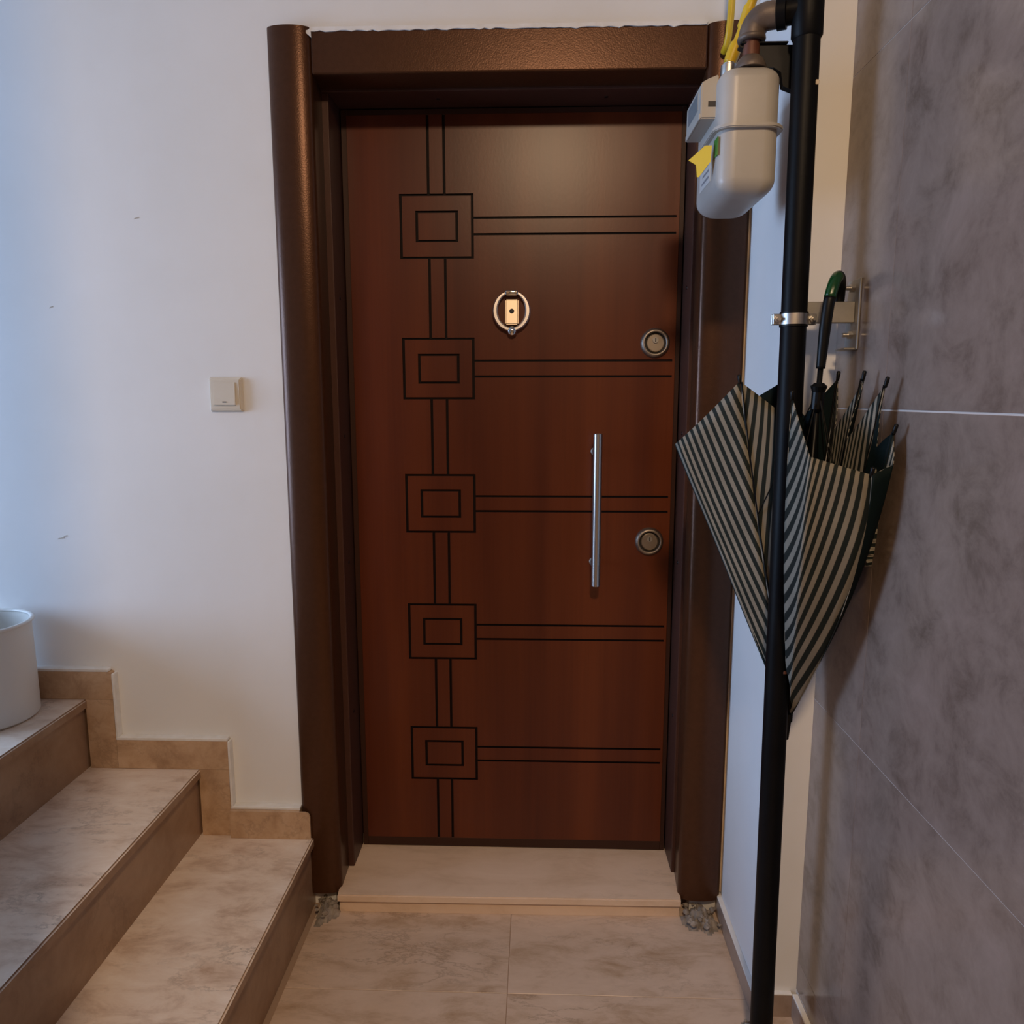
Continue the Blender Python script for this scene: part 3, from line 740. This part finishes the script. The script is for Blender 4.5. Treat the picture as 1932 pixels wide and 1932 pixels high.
# ---------------------------------------------------------------- clamp and bracket
zb = 1.4885; q = pipe_at(zb)
br = thing('pipe_bracket', (XG, q.y, 1.5), 'zinc pipe clamp and wall bracket carrying the umbrella', 'bracket')
bm = B(); lathe(bm, [(PR + 0.0004, -0.0095), (PR + 0.0028, -0.0095), (PR + 0.0028, 0.0095), (PR + 0.0004, 0.0095)], q, seg=40, closed=True); o = obj('clamp_ring', bm, M['zinc'], br); autosmooth(o, 30)
for ydir in (0,):
    bm = B(); lathe(bm, [(PR + 0.0002, -0.013), (PR + 0.0020, -0.013), (PR + 0.0020, 0.013), (PR + 0.0002, 0.013)], q, seg=40, closed=True); o = obj('rubber_liner', bm, M['black_plastic'], br); autosmooth(o, 30)
for s in (-1, 1):
    bm = B(); box(bm, q.x + s * (PR + 0.002) - (0.014 if s < 0 else 0), q.x + s * (PR + 0.002) + (0.014 if s > 0 else 0), q.y - 0.0065, q.y - 0.003, zb - 0.0095, zb + 0.0095, 0.001, 1)
    box(bm, q.x + s * (PR + 0.002) - (0.014 if s < 0 else 0), q.x + s * (PR + 0.002) + (0.014 if s > 0 else 0), q.y + 0.003, q.y + 0.0065, zb - 0.0095, zb + 0.0095, 0.001, 1)
    obj('clamp_ear', bm, M['zinc'], br)
    bx = q.x + s * (PR + 0.009)
    bm = B(); cyl(bm, (bx, q.y - 0.017, zb), (bx, q.y + 0.018, zb), 0.003, seg=12); cyl(bm, (bx, q.y - 0.0115, zb), (bx, q.y - 0.0065, zb), 0.0062, seg=6); cyl(bm, (bx, q.y + 0.0065, zb), (bx, q.y + 0.011, zb), 0.0062, seg=6)
    obj('clamp_bolt', bm, M['zinc'], br)
bm = B(); box(bm, q.x + PR + 0.003, XG - 0.004, q.y + 0.008, q.y + 0.026, 1.4835, 1.5205, 0.001, 1); obj('support_bar', bm, M['zinc_dull'], br)
bm = B(); box(bm, XG - 0.0040, XG - 0.0003, q.y - 0.008, q.y + 0.046, 1.435, 1.560, 0.001, 1); box(bm, XG - 0.024, XG - 0.004, q.y - 0.004, q.y + 0.040, 1.4345, 1.4385, 0.001, 1); obj('wall_plate', bm, M['zinc_dull'], br)
for z in (1.545, 1.462):
    bm = B(); cyl(bm, (XG - 0.004, q.y + 0.017, z), (XG - 0.011, q.y + 0.017, z), 0.0075, seg=6); cyl(bm, (XG - 0.011, q.y + 0.017, z), (XG - 0.020, q.y + 0.017, z), 0.004, seg=12); obj('anchor_bolt', bm, M['zinc'], br)

# ---------------------------------------------------------------- umbrella hanging from the bracket
APX = Vector((0.4985, -0.412, 0.716))
TOP = Vector((0.5020, -0.466, 1.400))
um = thing('umbrella', APX + Vector((0, 0, -0.04)), 'half folded striped umbrella hanging by its black crook handle beside the pipe', 'umbrella')
AX = (TOP - APX).normalized()




# hem control points in order round the shaft: (kind, position)
HEM = [
    ('r', Vector((0.3843, -0.378, 1.3790))),     # left tip
    ('f', Vector((0.4880, -0.4020, 1.3000))),    # valley behind the pipe
    ('r', Vector((0.4290, -0.5450, 1.3480))),    # tip just right of the pipe
    ('f', Vector((0.4300, -0.6400, 1.2570))),    # sagging crease, front
    ('r', Vector((0.5230, -0.6500, 1.2300))),    # front right corner
    ('f', Vector((0.5560, -0.6480, 1.2450))),
    ('r', Vector((0.5570, -0.6420, 1.2960))),    # spike at the tiled wall
    ('f', Vector((0.5480, -0.6050, 1.2700))),
    ('r', Vector((0.5525, -0.6120, 1.3690))),    # right hand tip
    ('f', Vector((0.5240, -0.5450, 1.2800))),
    ('r', Vector((0.5520, -0.5270, 1.3810))),    # middle tip at the wall
    ('f', Vector((0.5330, -0.4700, 1.2920))),
    ('r', Vector((0.5510, -0.4200, 1.3840))),    # tip in front of the pillar
    ('f', Vector((0.5050, -0.3900, 1.3150))),
    ('r', Vector((0.4700, -0.3620, 1.3800))),    # tip hidden behind the pipe
    ('f', Vector((0.2790, -0.3100, 1.2560))),    # big loose flap to the left
]
BULGE = {2: Vector((-0.030, -0.050, 0)), 3: Vector((-0.020, -0.055, 0)), 4: Vector((0.012, -0.055, 0)), 5: Vector((0.012, -0.03, 0)), 6: Vector((0.004, -0.025, 0)),
         0: Vector((-0.004, 0.012, 0)), 1: Vector((0.004, 0.006, 0)), 15: Vector((0.0, 0.010, 0)), 14: Vector((-0.004, 0.010, 0)), 13: Vector((0, 0.002, 0)), 8: Vector((0.0, -0.03, 0)), 7: Vector((0.006, -0.03, 0))}
NR = 26; NS = 9


def clear_pipe(p, gap=0.0248):
    c = pipe_at(p.z); d = Vector((p.x - c.x, p.y - c.y, 0))
    if 1e-5 < d.length < gap: p = Vector((c.x, c.y, p.z)) + d.normalized() * gap
    return p


def hem_curve(i, r):
    p = HEM[i % 16][1]; b = BULGE.get(i % 16, Vector((0, 0, 0)))
    return clear_pipe(APX + (p - APX) * r + b * (4 * r * (1 - r)) * (0.5 + 0.5 * r), 0.029)


bm = B(); uvl = bm.loops.layers.uv.new('UVMap')
for g in range(8):
    ia, im, ib = 2 * g, 2 * g + 1, 2 * g + 2
    # s from -1 (rib ia) through 0 (fold) to 1 (rib ib)
    wl, wr = [(HEM[im][1] - HEM[q % 16][1]).length for q in (ia, ib)]
    grid = {}
    ss = [-1 + k / NS for k in range(2 * NS + 1)]
    for a, s in enumerate(ss):
        for b in range(NR + 1):
            r = 0.045 + 0.955 * b / NR
            rib = hem_curve(ia if s < 0 else ib, r); mid = hem_curve(im, r)
            u = abs(s)
            # soft crease at the fold, gentle hem curve
            k = u ** 1.25
            p = mid + (rib - mid) * k
            out_ = (p - (APX + AX * (p - APX).dot(AX)))
            wob = 0.0016 * math.sin(9 * r + 5 * s + g * 1.7) * r
            if out_.length > 1e-4: p = p + out_.normalized() * wob
            p = clear_pipe(p)
            uu = s * r * (wl if s < 0 else wr)
            if g == 1: uu = (0.234 - 0.087 * (s + 1)) * r if s < 0 else (0.147 - 0.118 * s) * r
            grid[a, b] = (bm.verts.new(p), uu)
    for a in range(2 * NS):
        for b in range(NR):
            q4 = [grid[a, b], grid[a + 1, b], grid[a + 1, b + 1], grid[a, b + 1]]
            f = bm.faces.new([x[0] for x in q4]); f.smooth = True
            for lp, x in zip(f.loops, q4): lp[uvl].uv = (x[1], 0.0)
bmesh.ops.remove_doubles(bm, verts=bm.verts[:], dist=1e-5)
bmesh.ops.recalc_face_normals(bm, faces=bm.faces[:])
# outward test
if sum(1 if f.normal.dot(f.calc_center_median() - (APX + AX * (f.calc_center_median() - APX).dot(AX))) > 0 else -1 for f in bm.faces) < 0:
    bmesh.ops.reverse_faces(bm, faces=bm.faces[:])
canopy = obj('canopy', bm, [M['stripes'], M['lining']], um)
sol = canopy.modifiers.new('cloth', 'SOLIDIFY'); sol.thickness = 0.0012; sol.offset = -1; sol.material_offset = 1; sol.material_offset_rim = 0; sol.use_rim = True
for i in range(0, 16, 2):
    p = HEM[i][1]; d = (p - APX).normalized()
    rp = [hem_curve(i, 0.06 + 0.94 * k / 12) for k in range(13)]
    inw = [(APX + AX * (x - APX).dot(AX) - x) for x in rp]
    bm = B(); tube(bm, [x + (w_.normalized() * 0.004 if w_.length > 1e-3 else w_) for x, w_ in zip(rp, inw)], 0.0013, 6); obj('rib', bm, M['black_plastic'], um)
    bm = B(); tube(bm, [p - d * 0.004, p, p + d * 0.004, p + d * 0.012, p + d * 0.0135], [0.0026, 0.0030, 0.0034, 0.0034, 0.002], 10); obj('rib_tip', bm, M['black_plastic'], um, True)
bm = B(); tube(bm, [APX + (TOP - APX) * t for t in (0.0, 0.5, 1.0)], 0.0048, 14); obj('shaft', bm, M['black_plastic'], um, True)
rn = APX + (TOP - APX) * 0.955
bm = B(); tube(bm, [rn - AX * 0.045, rn - AX * 0.04, rn - AX * 0.01, rn + AX * 0.0, rn + AX * 0.006], [0.008, 0.011, 0.011, 0.0145, 0.008], 16); obj('runner', bm, M['black_plastic'], um)
bm = B(); tube(bm, [APX + AX * 0.018, APX + AX * 0.002, APX + AX * 0.0018, APX - AX * 0.004, APX - AX * 0.038], [0.0085, 0.0085, 0.0065, 0.0062, 0.0045], 16); o = obj('ferrule', bm, M['black_plastic'], um); autosmooth(o, 40)
# stretchers from runner to ribs
for i in range(0, 16, 2):
    bm = B(); a = rn + AX * -0.005; b = hem_curve(i, 0.62)
    w_ = (APX + AX * (b - APX).dot(AX) - b)
    tube(bm, [a, b + (w_.normalized() * 0.005 if w_.length > 1e-3 else w_)], 0.0011, 6); obj('stretcher', bm, M['black_plastic'], um)
# crook handle
H0 = TOP
hk = [TOP, Vector((0.5035, -0.4670, 1.44)), Vector((0.5060, -0.4680, 1.485)), Vector((0.5105, -0.4670, 1.522)), Vector((0.5200, -0.4590, 1.5500)), Vector((0.5325, -0.4420, 1.5615)), Vector((0.5450, -0.4190, 1.5560)), Vector((0.5525, -0.3990, 1.5380)), Vector((0.5550, -0.3890, 1.5140))]
hs_ = spline(hk, 8)
hrad = [0.0078 + 0.0022 * min(1, i / 14) for i in range(len(hs_))]
i0, i1 = 24, 38
bm = B(); tube(bm, hs_[:i0 + 1], hrad[:i0 + 1], 18); obj('handle_grip', bm, M['black_plastic'], um, True)
bm = B(); tube(bm, hs_[i0:i1 + 1], [r + 0.0002 for r in hrad[i0:i1 + 1]], 18); o = obj('handle_sleeve', bm, M['handle_green'], um, True); tag(o, 'glossy green handle sleeve')
bm = B(); tube(bm, hs_[i1:], hrad[i1:], 18); obj('crook_end', bm, M['black_plastic'], um, True)
# closure strap hanging at the wall side: a thin rolled strip with pale bars
bm = B(); uvl = bm.loops.layers.uv.new('UVMap'); sp_ = spline([(0.5460, -0.612, 1.238), (0.5530, -0.605, 1.20), (0.5590, -0.594, 1.15), (0.5610, -0.585, 1.10), (0.5600, -0.580, 1.068)], 8)
prev = None
for i, p in enumerate(sp_):
    wd = 0.010 - 0.004 * i / len(sp_)
    cur = [bm.verts.new(p + Vector((-wd, -0.001 - 0.003 * math.sin(i * 1.3), 0.0))), bm.verts.new(p + Vector((wd * 0.8, 0.003, 0)))]
    if prev:
        f = bm.faces.new((prev[0], prev[1], cur[1], cur[0]))
        for lp, t in zip(f.loops, (i - 1, i - 1, i, i)): lp[uvl].uv = (t * 0.0145 * 0.39, 0)
    prev = cur
o = obj('closure_strap', bm, M['stripes'], um); s2 = o.modifiers.new('cloth', 'SOLIDIFY'); s2.thickness = 0.0015
bpy.context.view_layer.update()
